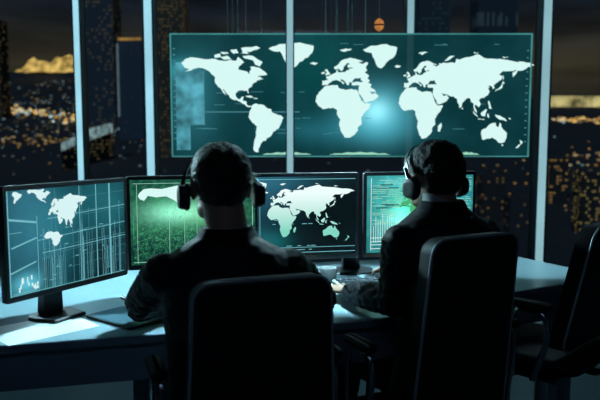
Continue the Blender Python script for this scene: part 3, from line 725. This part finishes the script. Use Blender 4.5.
# ------------------------------------------------------------------ people
def person(label, loc, yaw, head_yaw, elbow, wrist, tip, hair_seed, hair_long=0, lean=0, collar_rise=0, collar_side=0, sh_up=0, sh_w=.170, headset_label=''):
    """seated figure; local +y forward, floor at z 0. elbow / wrist / tip: world points for (left, right)"""
    loc = Vector(loc); inv = (Matrix.Translation(loc) @ Matrix.Rotation(yaw, 4, 'Z')).inverted()
    E, W, T = [[inv @ Vector(p) for p in q] for q in (elbow, wrist, tip)]
    SHZ = .954 + sh_up
    sh = [Vector((s * sh_w, .012 + lean, SHZ)) for s in (-1, 1)]
    hc = Vector((-.012 if not hair_long else -.004, .062 + lean, 1.198))
    HR = Matrix.Translation(hc) @ Matrix.Rotation(head_yaw, 4, 'Z')
    H = lambda x, y, z: HR @ Vector((x, y, z))
    rot = Matrix.Rotation(head_yaw, 3, 'Z')
    bm = Soup()
    # ---- head
    ball(bm, H(0, -.010, .010), (.073, .094, .092), 32, rot)
    ball(bm, H(0, .028, -.050), (.060, .066, .062), 24, rot)
    ball(bm, H(0, .062, -.088), (.034, .030, .030), 20, rot)      # chin
    ball(bm, H(0, .070, .016), (.052, .022, .030), 20, rot)       # brow and forehead
    ball(bm, H(0, .092, -.030), (.010, .018, .020), 16, rot)      # nose
    ball(bm, H(0, .086, -.008), (.007, .012, .022), 14, rot)
    for s in (-1, 1):
        ball(bm, H(s * .036, .066, -.036), (.022, .018, .018), 16, rot)   # cheekbone
        ball(bm, H(s * .010, .091, -.040), (.007, .008, .006), 10, rot)   # nostril
        ball(bm, H(s * .048, .010, -.080), (.016, .034, .024), 16, rot)   # jaw
        e = Matrix.Rotation(head_yaw + s * R(-18), 3, 'Z')
        ball(bm, H(s * .076, -.006, -.022), (.008, .019, .031), 18, e)    # ear
        ball(bm, H(s * .079, -.014, -.016), (.006, .012, .024), 14, e)
    ball(bm, H(0, .086, -.062), (.020, .010, .005), 14, rot); ball(bm, H(0, .084, -.071), (.017, .010, .006), 14, rot)   # lips
    # ---- neck, torso, legs under the clothes
    limb(bm, [(0, .020 + lean, 1.02), (0, .030 + lean, 1.08), H(0, -.015, -.055)], [.062, .057, .058], .012, 20)
    loft_ellipse(bm, [(0, 0, .47, .14, .10), (0, -.01, .60, .135, .095), (0, -.005, .75, .135, .09), (0, .005 + lean * .7, .88, .150, .095), (0, .012 + lean, .96, .15, .08), (0, .018 + lean, 1.02, .09, .06)])
    legs = []
    for i, s in enumerate((-1, 1)):
        hip, knee, ank = Vector((s * .085, .03, .520)), Vector((s * .115, .42, .512)), Vector((s * .115, .48, .10))
        legs.append((hip, knee, ank))
        limb(bm, [hip, knee, ank], [.062, .047, .034], .015, 12)
        limb(bm, [ank, ank + Vector((0, .09, -.055)), ank + Vector((0, .14, -.07))], [.033, .03, .022], .015, 10)
        limb(bm, [sh[i], E[i], W[i]], [.044, .036, .024], .012, 12)
        # ---- hand: palm, four fingers, thumb
        f = (T[i] - W[i]).normalized(); up = Vector((0, 0, 1)); up = (up - f * up.dot(f)).normalized(); sd = f.cross(up)   # sd: to the right of the hand
        palm = W[i] + f * .05
        pr = Matrix((sd, f, up)).transposed()
        ball(bm, palm, (.040, .050, .014), 20, pr); ball(bm, palm + f * .022, (.040, .030, .013), 18, pr)
        tb = -s        # thumb is on the inner side: right of a left hand
        for k, (o_, ln) in enumerate(((.030, .068), (.010, .076), (-.010, .071), (-.029, .056))):
            r0 = palm + f * .038 + sd * o_ * tb + up * .002
            j1 = r0 + f * ln * .48 + up * .008 + sd * o_ * tb * .10; j2 = j1 + f * ln * .32 - up * .010; j3 = j2 + f * ln * .18 - up * .013
            limb(bm, [r0, j1, j2, j3], [.0092, .0088, .0080, .0068], .004, 10)
        r0 = palm - f * .020 + sd * .030 * tb - up * .003
        j1 = r0 + f * .028 + sd * .022 * tb - up * .003; j2 = j1 + f * .032 + sd * .004 * tb - up * .004
        limb(bm, [r0, j1, j2], [.0125, .0105, .0078], .004, 10)
    body = obj('person', remeshed(bm, .0048, 3), M['skin'], loc=loc, rot=(0, 0, yaw), autosmooth=180)
    tag(body, label, 'person')
    # eyes
    for s in (-1, 1):
        obj('eye', ball(B(), H(s * .031, .077, -.014), .0115, 14), M['eye'], body)
    # ---- hair: cap over the skull with a hairline
    bm = B()
    g = bmesh.ops.create_uvsphere(bm, u_segments=150, v_segments=110, radius=1)
    kill = []
    for v in bm.verts:
        d = v.co.copy()
        f = .5 + .5 * d.y      # 0 at the back, 1 at the brow
        nape = -.86 - hair_long * .06
        line = nape + (1.18) * max(0, min(1, (f - .22) / .62)) ** 1.2
        side = abs(d.x)
        if side > .80 and -.35 < d.y < .4: line = max(line, -.10 - (.16 if d.y > .1 else 0))
        if d.z < line: kill.append(v)
        # skull shape, narrowing to the nape
        w = 1.0 if d.z > -.2 else 1 - .16 * (-.2 - d.z) / .8
        rr2 = (abs(d.x) ** 2.5 + abs(d.y) ** 2.5 + abs(d.z) ** 2.5) ** (1 / 2.5); d = d * (.45 + .55 / rr2)
        q = Vector((d.x * .0815 * w, d.y * .1010 - .010 - (.0 if d.z > -.3 else -.014 * (-.3 - d.z)), d.z * .096 + .010))
        n_ = noise.noise(Vector((d.x * 22, d.y * 22, d.z * 9)) + Vector((hair_seed, 0, 0))) * .0018 + noise.noise(Vector((d.x * 55, d.y * 55, d.z * (30 - 12 * hair_long))) + Vector((hair_seed, 5, 0))) * .0026 + noise.noise(d * 4 + Vector((hair_seed, 3, 1))) * (.003 + hair_long * .0005)
        if hair_long: q = Vector((q.x * .965, -.006 + (q.y + .006) * .955, q.z))
        q += d * n_
        if hair_long and d.z > .2: q.z += .004 * d.z
        v.co = q
    bmesh.ops.delete(bm, geom=kill, context='VERTS')
    bmesh.ops.solidify(bm, geom=bm.faces[:], thickness=.012)
    for v in bm.verts: v.co = HR @ v.co
    obj('hair', bm, M['hair'], body, autosmooth=70)
    # ---- jacket
    bm = Soup()
    trunk = [(0, .01, .455, .175, .125), (0, 0, .52, .180, .128), (0, -.012, .62, .168, .118), (0, -.010, .74, .166, .114), (0, 0 + lean * .5, .84, .176, .118), (0, .006 + lean, .91, .182, .115), (0, .010 + lean, .955, .186, .105), (0, .013 + lean, .984, .182, .096), (0, .015 + lean, 1.003, .160, .089), (0, .018 + lean, 1.022, .128, .082), (0, .021 + lean, 1.042, .096, .075), (0, .024 + lean, 1.060, .072, .067)]
    loft_ellipse(bm, [(a_, b_, z_ + sh_up * max(0, min(1, (z_ - .80) / .15)), c_, d_) for a_, b_, z_, c_, d_ in trunk], e=2.25)
    for i in range(2):
        s = (-1, 1)[i]
        ball(bm, sh[i] + Vector((s * .002, 0, .002)), (.056, .064, .047), 20)
        wr = E[i].lerp(W[i], .90)
        limb(bm, [sh[i], sh[i].lerp(E[i], .5), E[i], E[i].lerp(W[i], .5), wr], [.059, .057, .051, .047, .036], .012, 18)
    bj = remeshed(bm, .0062, 5)
    def arm_mask(co):
        d = min((co - sh[i].lerp(E[i], f)).length for i in range(2) for f in (.4, .7, 1.0))
        d2 = min((co - E[i].lerp(W[i], f)).length for i in range(2) for f in (.3, .6))
        return 1.0 if min(d, d2) < .10 else .30
    displace(bj, .010, 26, (1, 1, 1.7), hair_seed, arm_mask, ridged=True)
    displace(bj, .004, 60, (1, 1, 1.6), hair_seed + 3, arm_mask)
    bmesh.ops.smooth_vert(bj, verts=bj.verts, factor=.4, use_axis_x=True, use_axis_y=True, use_axis_z=True)
    obj('jacket', bj, M['suit'], body, autosmooth=180)
    # collars
    def collar(name, rows, mat, side=0):
        bm = B(); vs = []
        n = 40
        for (z, rx, ry, dy, th) in rows:
            ring = []
            for k in range(n):
                a = 2 * PI * k / n; c, s_ = math.cos(a), math.sin(a)
                dip = -.045 * max(0, s_) ** 2      # lower at the throat
                ring.append((rx * c, .024 + lean + dy + ry * s_, z + sh_up + dip + side * max(0, -c) ** 1.5))
            vs.append(ring)
        rings(bm, vs, cap=False)
        bmesh.ops.solidify(bm, geom=bm.faces[:], thickness=.003)
        return obj(name, bm, mat, body)
    cr = collar_rise
    up_ = sh_up
    collar('shirt_collar', [(1.040, .066, .064, .002, 0), (1.075 + cr, .0635, .0625, .004, 0), (1.088 + cr, .0630, .0620, .005, 0), (1.084 + cr, .0660, .0655, .005, 0)], M['shirt'], collar_side)
    collar('jacket_collar', [(1.020, .078, .072, .0, 0), (1.060, .0705, .0690, .001, 0), (1.078, .0690, .0685, .002, 0), (1.075, .0725, .0720, .002, 0), (1.052, .083, .078, -.001, 0), (1.026, .104, .082, -.003, 0)], M['suit'])
    # shirt cuffs
    for i in range(2):
        a, b = E[i].lerp(W[i], .86), E[i].lerp(W[i], .955)
        obj('shirt_cuff', tube(B(), [a, b], [.0280, .0275], 18), M['shirt'], body)
    # trousers
    bm = Soup()
    loft_ellipse(bm, [(0, .02, .448, .165, .115), (0, .01, .52, .168, .118), (0, 0, .60, .150, .105)])
    for hip, knee, ank in legs: limb(bm, [hip, knee, ank + Vector((0, 0, .02))], [.072, .058, .050], .014, 16)
    bt = remeshed(bm, .009, 3); displace(bt, .008, 22, (1, 1, 1.4), hair_seed + 5, None, ridged=True)
    obj('trousers', bt, M['suit'], body, autosmooth=180)
    for hip, knee, ank in legs:
        bm = B(); rows = []
        for yy, w, h in ((-.06, .030, .075), (-.03, .037, .085), (.05, .040, .075), (.12, .044, .050), (.17, .038, .040), (.20, .018, .028)):
            rows.append([(ank.x + w * math.cos(a), ank.y + yy, .002 + max(0, h * (.5 + .5 * math.sin(a)))) for a in (2 * PI * k / 16 for k in range(16))])
        rings(bm, rows); obj('shoe', bm, M['shoe'], body)
    # ---- headset (worn, so a thing of its own)
    hs = thing('headset', headset_label, 'headset', loc, yaw)
    tilt = Matrix.Rotation(R(-38), 3, 'X')    # band leans towards the forehead
    def HB(a, r): # band point at angle a from the left cup over the top
        p = Vector((math.cos(a) * r[0], 0, math.sin(a) * r[1])); p = tilt @ p
        return H(p.x, p.y - .008, p.z - .028)
    rr_ = (.0985, .140)
    rows = []
    for k in range(31):
        a = PI - PI * k / 30
        c = HB(a, rr_); o_ = HB(a, (rr_[0] + .004, rr_[1] + .004)); ax_ = (HR.to_3x3() @ (tilt @ Vector((0, 1, 0)))) * .011
        n_ = (o_ - c)
        rows.append([c - ax_, c + ax_, c + ax_ + n_, c - ax_ + n_])
    obj('headband', rings(B(), rows), M['black'], hs, autosmooth=50)
    for s in (-1, 1):
        cup = obj('ear_cup', B(), M['black'], hs)
        bm = B(); sec = []
        cz, cy = -.041, -.012
        for x_, k in ((.088, .92), (.093, 1.0), (.110, 1.0), (.117, .90), (.119, .6)):
            sec.append([H(s * x_, cy + u * .030 * k, cz + v * .033 * k) for u, v in [(math.cos(a) * abs(math.cos(a)) ** -.25 if abs(math.cos(a)) > 1e-6 else 0, math.sin(a) * abs(math.sin(a)) ** -.25 if abs(math.sin(a)) > 1e-6 else 0) for a in (2 * PI * q / 28 for q in range(28))]])
        rings(bm, sec); bmesh.ops.recalc_face_normals(bm, faces=bm.faces); bm.to_mesh(cup.data); bm.free()
        bm = B(); tr = []
        for q in range(25):
            a = 2 * PI * q / 24
            tr.append(H(s * .0955, cy + math.cos(a) * .024, cz + math.sin(a) * .029))
        tube(bm, tr, .0085, 10, cap=False); obj('ear_cushion', bm, M['leather'], cup)
        a0 = HB(PI if s < 0 else 0, (rr_[0], rr_[1]))
        bm = B(); tube(bm, [HB((PI - .45) if s < 0 else .45, (rr_[0] + .006, rr_[1] + .004)), HB((PI - .2) if s < 0 else .2, (rr_[0] + .008, rr_[1])), H(s * .113, cy, cz + .028), H(s * .116, cy, cz)], .0042, 8)
        obj('yoke', bm, M['metal'], hs)
    return body

person('nearer man in dark suit with headset, left of the other man, seen from behind', (-.192, 1.722, 0), R(13), R(4),
       [(-.480, 1.930, .812), (.062, 1.985, .812)], [(-.335, 2.150, .788), (-.075, 2.230, .788)], [(-.28, 2.24, .772), (-.12, 2.32, .772)], 2.0, collar_rise=-.010,
       headset_label='black headset on the nearer man\'s head, ear cups seen from behind')
person('farther man in dark suit, turned left with his hand on the keyboard', (.462, 2.037, 0), R(25), R(5),
       [(.292, 1.960, .815), (.60, 2.35, .824)], [(.165, 2.20, .788), (.43, 2.470, .800)], [(.135, 2.29, .774), (.35, 2.53, .792)], 9.0, hair_long=1, collar_rise=-.014, collar_side=.030, sh_up=.040, sh_w=.160,
       headset_label='black headset on the farther man\'s head, left ear cup facing out')

# ------------------------------------------------------------------ the city beyond the glass
def ridge(x, y):
    f = max(0, min(1, (y - 400) / 800)); k = .097 if x < 0 else .097 - .038 * min(1, x / 300)
    base = -36 + 41 * max(0, min(1, (y - 40) / 360)) ** .6
    return base + f ** 1.25 * (k * 1200 - 5)
bm = B(); nx, ny = 40, 40; vs = []
for j in range(ny + 1):
    y = 30 + 1170 * (j / ny) ** 1.6
    vs.append([bm.verts.new(((-1 + 2 * i / nx) * (60 + y * .75), y, ridge((-1 + 2 * i / nx) * (60 + y * .75), y))) for i in range(nx + 1)])
yb_ = 1230; vs.append([bm.verts.new((v.co.x, yb_, -40)) for v in vs[-1]])
for a, b in zip(vs, vs[1:]):
    for i in range(nx): bm.faces.new((a[i], a[i + 1], b[i + 1], b[i]))
g = obj('city_ground', bm, M['ground']); g['kind'] = 'structure'

def attr_glow(name, strength):
    m, nt, out = new_mat(name); a = nt.nodes.new('ShaderNodeAttribute'); a.attribute_name = 'lamp'
    e = nt.nodes.new('ShaderNodeEmission'); e.inputs['Strength'].default_value = strength
    nt.links.new(a.outputs['Color'], e.inputs['Color']); nt.links.new(e.outputs[0], out.inputs['Surface']); return m
rc = random.Random(11)
def city_lights(name, spots, label, mat):
    bm = B(); cl = bm.verts.layers.float_color.new('lamp')
    for (x, y, z, s, col, el) in spots:
        r = bmesh.ops.create_cube(bm, size=1)
        bmesh.ops.transform(bm, matrix=Matrix.Translation((x, y, z)) @ Matrix.Diagonal((s * el, s, s, 1)), verts=r['verts'])
        for v in r['verts']: v[cl] = (*col, 1)
    o = obj(name, bm, mat, smooth=False); o['kind'] = 'stuff'
    return tag(o, label, 'lights')
warm = [(1.0, .52, .14), (1.0, .62, .25), (.9, .42, .10), (.85, .62, .35)]
cool = [(.6, .85, .9), (.75, .85, .8), (.4, .65, .75)]
spots = []
def place(px, py, el=1, size=1.2, br=1, cool_p=.3):
    """a lamp somewhere on the hillside seen in this direction"""
    dx, sl = (px - 300) / 650, (136 - py) / 650
    y = 60
    while y < 1190 and ridge(dx * y, y) < CAM_Z + sl * y: y *= 1.03
    if y >= 1190: return
    c = rc.choice(cool) if rc.random() < cool_p else rc.choice(warm)
    b = br * rc.uniform(.25, 1.0)
    spots.append((dx * y, y - 2, ridge(dx * y, y) + size * y / 650, size * y / 650 * rc.uniform(.5, 1.1), tuple(q * b for q in c), el))
for k in range(560): place(rc.uniform(-20, 160), rc.gauss(116, 20), rc.uniform(1, 3), .9, .34, .55)
for k in range(110): x = rc.uniform(-20, 82); place(x, 110 + x * .14 + rc.gauss(0, 2.2), rc.uniform(1, 3), 1.5, 1.3, .12)
for k in range(60): x = rc.uniform(-20, 78); place(x, 144 + rc.gauss(0, 4), rc.uniform(1, 3.5), 1.1, .7, .05)
for k in range(60): x = rc.uniform(95, 165); place(x, 131 + rc.gauss(0, 2.5), rc.uniform(1, 3), 1.2, .9, .8)
for k in range(34): place(rc.uniform(470, 640), rc.gauss(170, 26), rc.uniform(.8, 2.4), 1.3, .6, .12)
for k in range(40): place(rc.uniform(545, 620), rc.gauss(165, 9), rc.uniform(.8, 2.4), 1.6, .75, .05)
for k in range(20): place(rc.uniform(472, 536), rc.uniform(160, 252), rc.uniform(.8, 2.0), 1.4, .7, .2)
for k in range(60): place(rc.uniform(540, 640), 121 + rc.gauss(0, 2), rc.uniform(2, 6), 1.3, 1.2, .05)
for k in range(150): place(rc.uniform(165, 540), rc.gauss(130, 22), rc.uniform(.8, 2.4), 1.0, .4, .4)
def build_city_lights(): city_lights('city_lights', [q for q in spots if not any(abs(q[0] - c) < hw + 3 and abs(q[1] - d) < hd + 4 for c, d, hw, hd in footprints)], 'scattered amber and white street lights of the night city outside', attr_glow('street_lamp_glow', 1.15))

footprints = [(-420, 1100, 80, 30)]
def tower(name, label, px0, px1, ptop, d, mat, depth=None, roof=None, spire=None, group=None):
    w = (px1 - px0) * d / 650; x = ((px0 + px1) / 2 - 300) * d / 650; zt = CAM_Z + (136 - ptop) * d / 650
    zg = ridge(x, d) - 3; dp = depth or w * .8
    t = thing(name, label, 'building', (x, d, zg), 0, group)
    h = zt - zg; footprints.append((x, d, w / 2 + 2, dp / 2))
    obj('facade', box(B(), (0, 0, h / 2), (w, dp, h)), mat, t, smooth=False)
    if roof:
        bm = B(); box(bm, (0, -dp / 2, h + .012 * h), (w * .92, .8, .024 * h)); obj('lit_roof_sign', bm, roof, t, smooth=False)
    bm = B(); box(bm, (0, 0, h + .01 * h), (w * .6, dp * .6, .02 * h)); box(bm, (w * .2, 0, h + .03 * h), (w * .12, dp * .2, .03 * h)); obj('roof_plant', bm, M['concrete'], t, smooth=False)
    if spire:
        obj('light_line', box(B(), (spire * w / 2, -dp / 2 - .3, h * .62), (w * .05, .5, h * .7)), glow('facade_line_glow', (.45, .62, .66), .30), t, smooth=False)
    return t
wm = window_mat
tower('office_tower', 'tall dark tower with faint lit windows, between the two left window posts', 85, 121, -22, 420, wm('tower_windows_blue', (.012, .02, .032), (.10, .14, .13), .72, (1.6, 2.4), .30, (.28, .18, .07)), roof=None)
tower('office_tower', 'blue-black tower with an amber roof line beside the second left window post', 123, 147, 44, 330, wm('tower_windows_navy', (.014, .024, .042), (.06, .10, .13), .86, (1.4, 2), .2), roof=glow('amber_roof_glow', (.8, .40, .10), .5, var=.5, scale=.3), spire=-.97)
tower('office_tower', 'tower of warm amber windows just left of the big map screen', 156, 189, -30, 250, wm('tower_windows_amber', (.02, .018, .014), (.55, .33, .12), .58, (.8, 1.2), .25, (.2, .16, .10)))
tower('office_tower', 'dim brown tower at the far left edge of the view', -16, 9, 24, 520, wm('tower_windows_brown', (.02, .016, .012), (.3, .2, .08), .8, (2, 3), .32))
tower('office_tower', 'dark tower behind the map screen, right of its second window post', 414, 444, -25, 300, wm('tower_windows_dark', (.012, .022, .032), (.05, .10, .12), .7, (1.5, 2.2), .25))
tower('office_tower', 'striped dark blue tower seen above the right half of the map screen', 470, 508, -30, 360, wm('tower_windows_stripe', (.012, .02, .03), (.08, .13, .16), .62, (1.4, 14), .32))
tower('apartment_block', 'amber windowed block right of the map screen, below its corner', 480, 503, 176, 140, wm('block_windows_amber', (.012, .012, .014), (.8, .4, .1), .86, (.6, .7), .30, (.3, .2, .1)))
tower('apartment_block', 'dark block with sparse amber windows beside the right window post', 508, 534, 196, 110, wm('block_windows_sparse', (.012, .014, .018), (.7, .38, .12), .92, (.5, .6), .25, (.2, .2, .2)))
tower('apartment_block', 'low block with orange windows at the far right edge', 548, 566, 158, 160, wm('block_windows_orange', (.012, .012, .014), (.95, .5, .14), .72, (.7, .8), .35))
tower('apartment_block', 'taller narrow block with yellow windows at the far right edge', 578, 604, 172, 130, wm('block_windows_yellow', (.012, .012, .014), (.9, .62, .2), .7, (.5, .7), .3))
# golden floodlit hall on the left ridge
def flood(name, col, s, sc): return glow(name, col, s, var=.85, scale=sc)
t = thing('floodlit_hall', 'golden floodlit domed hall on the skyline at the left', 'building', ((52 - 300) * 1100 / 650, 1100, ridge(-400, 1100)))
k_ = 1100 / 650
zt0 = CAM_Z + (136 - 74) * k_ - ridge(-400, 1100)
rows = []
for f in range(13):
    a = PI / 2 * f / 12.2
    rows.append([((33 * math.cos(a) + .5) * k_ * math.cos(2 * PI * q / 32) + 9 * k_ * math.sin(a), 20 * math.cos(a) * math.sin(2 * PI * q / 32), zt0 + 17 * k_ * math.sin(a) + 1.5 * k_ * math.sin(q * 1.7) * math.cos(a)) for q in range(32)])
rows = [[(x, y, zt0 + (z - zt0) * (.80 + .9 * noise.noise(Vector((x * .055, 3.3, 1)))) ) for x, y, z in r] for r in rows]
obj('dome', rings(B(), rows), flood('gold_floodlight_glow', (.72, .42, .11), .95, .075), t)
obj('plinth', box(B(), (0, 0, zt0 / 2 - 3), (70 * k_, 30, zt0 + 6)), M['concrete'], t, smooth=False)
# bright white arcade left
pts = [(62, 147, 8, 210), (80, 139, 9, 225), (92, 134, 11, 232), (111, 128, 9, 245)]
bm = B(); rows = []
for (px, py, hh, d) in pts:
    x = (px - 300) * d / 650; z0 = CAM_Z + (136 - py - hh * .5) * d / 650; z1 = z0 + hh * d / 650
    rows.append([(x, d, z0), (x, d + 4, z0), (x, d + 4, z1), (x, d, z1)])
ar = thing('lit_arcade', 'long white lit roofline crossing low behind the leftmost window post', 'building', (rows[0][0][0], 210, ridge(-70, 220)))
o3 = Vector(ar.location)
obj('lit_gallery', rings(bm, [[tuple(Vector(p) - o3) for p in r] for r in rows]), glow('arcade_glow', (.46, .62, .62), .42, var=.9, scale=.5), ar, smooth=False)
low = [[(r[0][0] - o3.x, r[0][1] - o3.y + .5, r[0][2] - o3.z - .05), (r[1][0] - o3.x, r[1][1] - o3.y, r[1][2] - o3.z - .05), (r[1][0] - o3.x, r[1][1] - o3.y, -8), (r[0][0] - o3.x, r[0][1] - o3.y + .5, -8)] for r in rows]
obj('lower_wall', rings(B(), low), wm('arcade_wall_windows', (.014, .022, .034), (.5, .34, .14), .8, (1.2, 1.3), .25), ar, smooth=False)
# golden lit long buildings at the right
def long_hall(label, px0, px1, py0, py1, d, col, s):
    w = (px1 - px0) * d / 650; x = ((px0 + px1) / 2 - 300) * d / 650; z0 = CAM_Z + (136 - py1) * d / 650; z1 = CAM_Z + (136 - py0) * d / 650; zg = ridge(x, d)
    t = thing('floodlit_terminal', label, 'building', (x, d, zg))
    obj('lit_hall_front', box(B(), (0, 0, (z0 + z1) / 2 - zg), (w, 20, z1 - z0)), flood('terminal_glow', col, s, .05), t, smooth=False)
    obj('roof', box(B(), (0, 0, z1 - zg + 1.0), (w * 1.02, 24, 2)), M['concrete'], t, smooth=False)
    obj('base_wall', box(B(), (0, 2, (z0 - zg) / 2 - 2), (w, 18, z0 - zg + 4)), M['concrete'], t, smooth=False)
long_hall('bright golden lit long building on the skyline right of the right window post', 535, 640, 97, 108, 900, (.80, .60, .24), .62)
long_hall('lower dimmer row of amber lights below the bright golden long building', 538, 640, 117, 122, 760, (.75, .36, .08), .50)

build_city_lights()
# ------------------------------------------------------------------ night sky
w = bpy.data.worlds.new('night_sky'); S.world = w; w.use_nodes = True
nt = w.node_tree; nt.nodes.clear(); L = nt.links
out = nt.nodes.new('ShaderNodeOutputWorld'); bg = nt.nodes.new('ShaderNodeBackground'); L.new(bg.outputs[0], out.inputs[0])
tc = nt.nodes.new('ShaderNodeTexCoord'); sp = nt.nodes.new('ShaderNodeSeparateXYZ'); L.new(tc.outputs['Generated'], sp.inputs[0])
rp = nt.nodes.new('ShaderNodeValToRGB'); L.new(sp.outputs['Z'], rp.inputs[0])
el = rp.color_ramp.elements
el[0].position = 0; el[0].color = (.020, .020, .020, 1); el[1].position = .35; el[1].color = (.004, .007, .014, 1)
e2 = el.new(.10); e2.color = (.042, .032, .018, 1); e3 = el.new(.18); e3.color = (.010, .013, .019, 1)
nz = nt.nodes.new('ShaderNodeTexNoise'); nz.inputs['Scale'].default_value = 5; nz.inputs['Detail'].default_value = 5
mp = nt.nodes.new('ShaderNodeMapping'); mp.inputs['Scale'].default_value = (1, 1, 5); L.new(tc.outputs['Generated'], mp.inputs[0]); L.new(mp.outputs[0], nz.inputs['Vector'])
mr = nt.nodes.new('ShaderNodeMapRange'); mr.inputs['From Min'].default_value = .3; mr.inputs['From Max'].default_value = .7; mr.inputs['To Min'].default_value = .5; mr.inputs['To Max'].default_value = 1.4; L.new(nz.outputs['Fac'], mr.inputs[0])
L.new(rp.outputs[0], bg.inputs['Color']); L.new(mr.outputs[0], bg.inputs['Strength'])

# ------------------------------------------------------------------ lamps of the room and added fill lights
def spot(name, loc, target, power, col, size=40, blend=.3, radius=.03):
    d = bpy.data.lights.new(name, 'SPOT'); d.energy = power; d.color = col; d.spot_size = R(size); d.spot_blend = blend; d.shadow_soft_size = radius
    o = bpy.data.objects.new(name, d); COL.objects.link(o); o.location = loc
    o.rotation_euler = (Vector(target) - Vector(loc)).to_track_quat('-Z', 'Y').to_euler(); return o
def area(name, loc, target, power, col, sx, sy):
    d = bpy.data.lights.new(name, 'AREA'); d.energy = power; d.color = col; d.shape = 'RECTANGLE'; d.size = sx; d.size_y = sy
    o = bpy.data.objects.new(name, d); COL.objects.link(o); o.location = loc
    o.rotation_euler = (Vector(target) - Vector(loc)).to_track_quat('-Z', 'Y').to_euler(); return o
CY = (.50, .88, 1.0)
spot('downlight_desk', (.9, 3.9, 2.9), (-.75, 2.0, .74), 1100, CY, 29, .5, .03)
spot('rim_light_side', (-2.5, 4.6, 1.95), (.1, 1.9, 1.05), 620, CY, 30, .5, .04)  # added rim light from behind left, no fixture there
spot('fill_spot_keyboard', (.19, 2.32, 2.95), (.21, 2.47, .74), 720, CY, 23, .5, .03)  # added spot that brightens the keyboard and mug
spot('fill_spot_corner', (1.3, 3.7, 2.95), (1.02, 2.86, .74), 240, CY, 13, .6, .03)  # added spot for a highlight on the desk's right end
area('rear_fill', (0, -.6, 2.92), (0, .6, 0), 2.2, (.45, .65, 1.0), 2.0, .3)  # added unseen fill behind the camera, lifts chair backs and front panel
area('ceiling_wash', (0, 4.75, 2.92), (0, 3.6, 0), 14, CY, 4.5, .25)

d = bpy.data.lights.new('city_fill_sun', 'SUN'); d.energy = .45; d.color = (.62, .82, 1); d.angle = R(2)  # added fill that keeps the city walls from going black, not a moon
o = bpy.data.objects.new('city_fill_sun', d); COL.objects.link(o); o.location = (0, 60, 80); o.rotation_euler = Vector((.35, .75, -.65)).to_track_quat('-Z', 'Y').to_euler()
S.view_settings.view_transform = 'Standard'; S.view_settings.look = 'None'
S.view_settings.exposure = 0; S.view_settings.gamma = 1
S.view_settings.use_curve_mapping = False
S.cycles.use_denoising = True
S.cycles.max_bounces = 6; S.cycles.transparent_max_bounces = 12
S.cycles.sample_clamp_indirect = 4
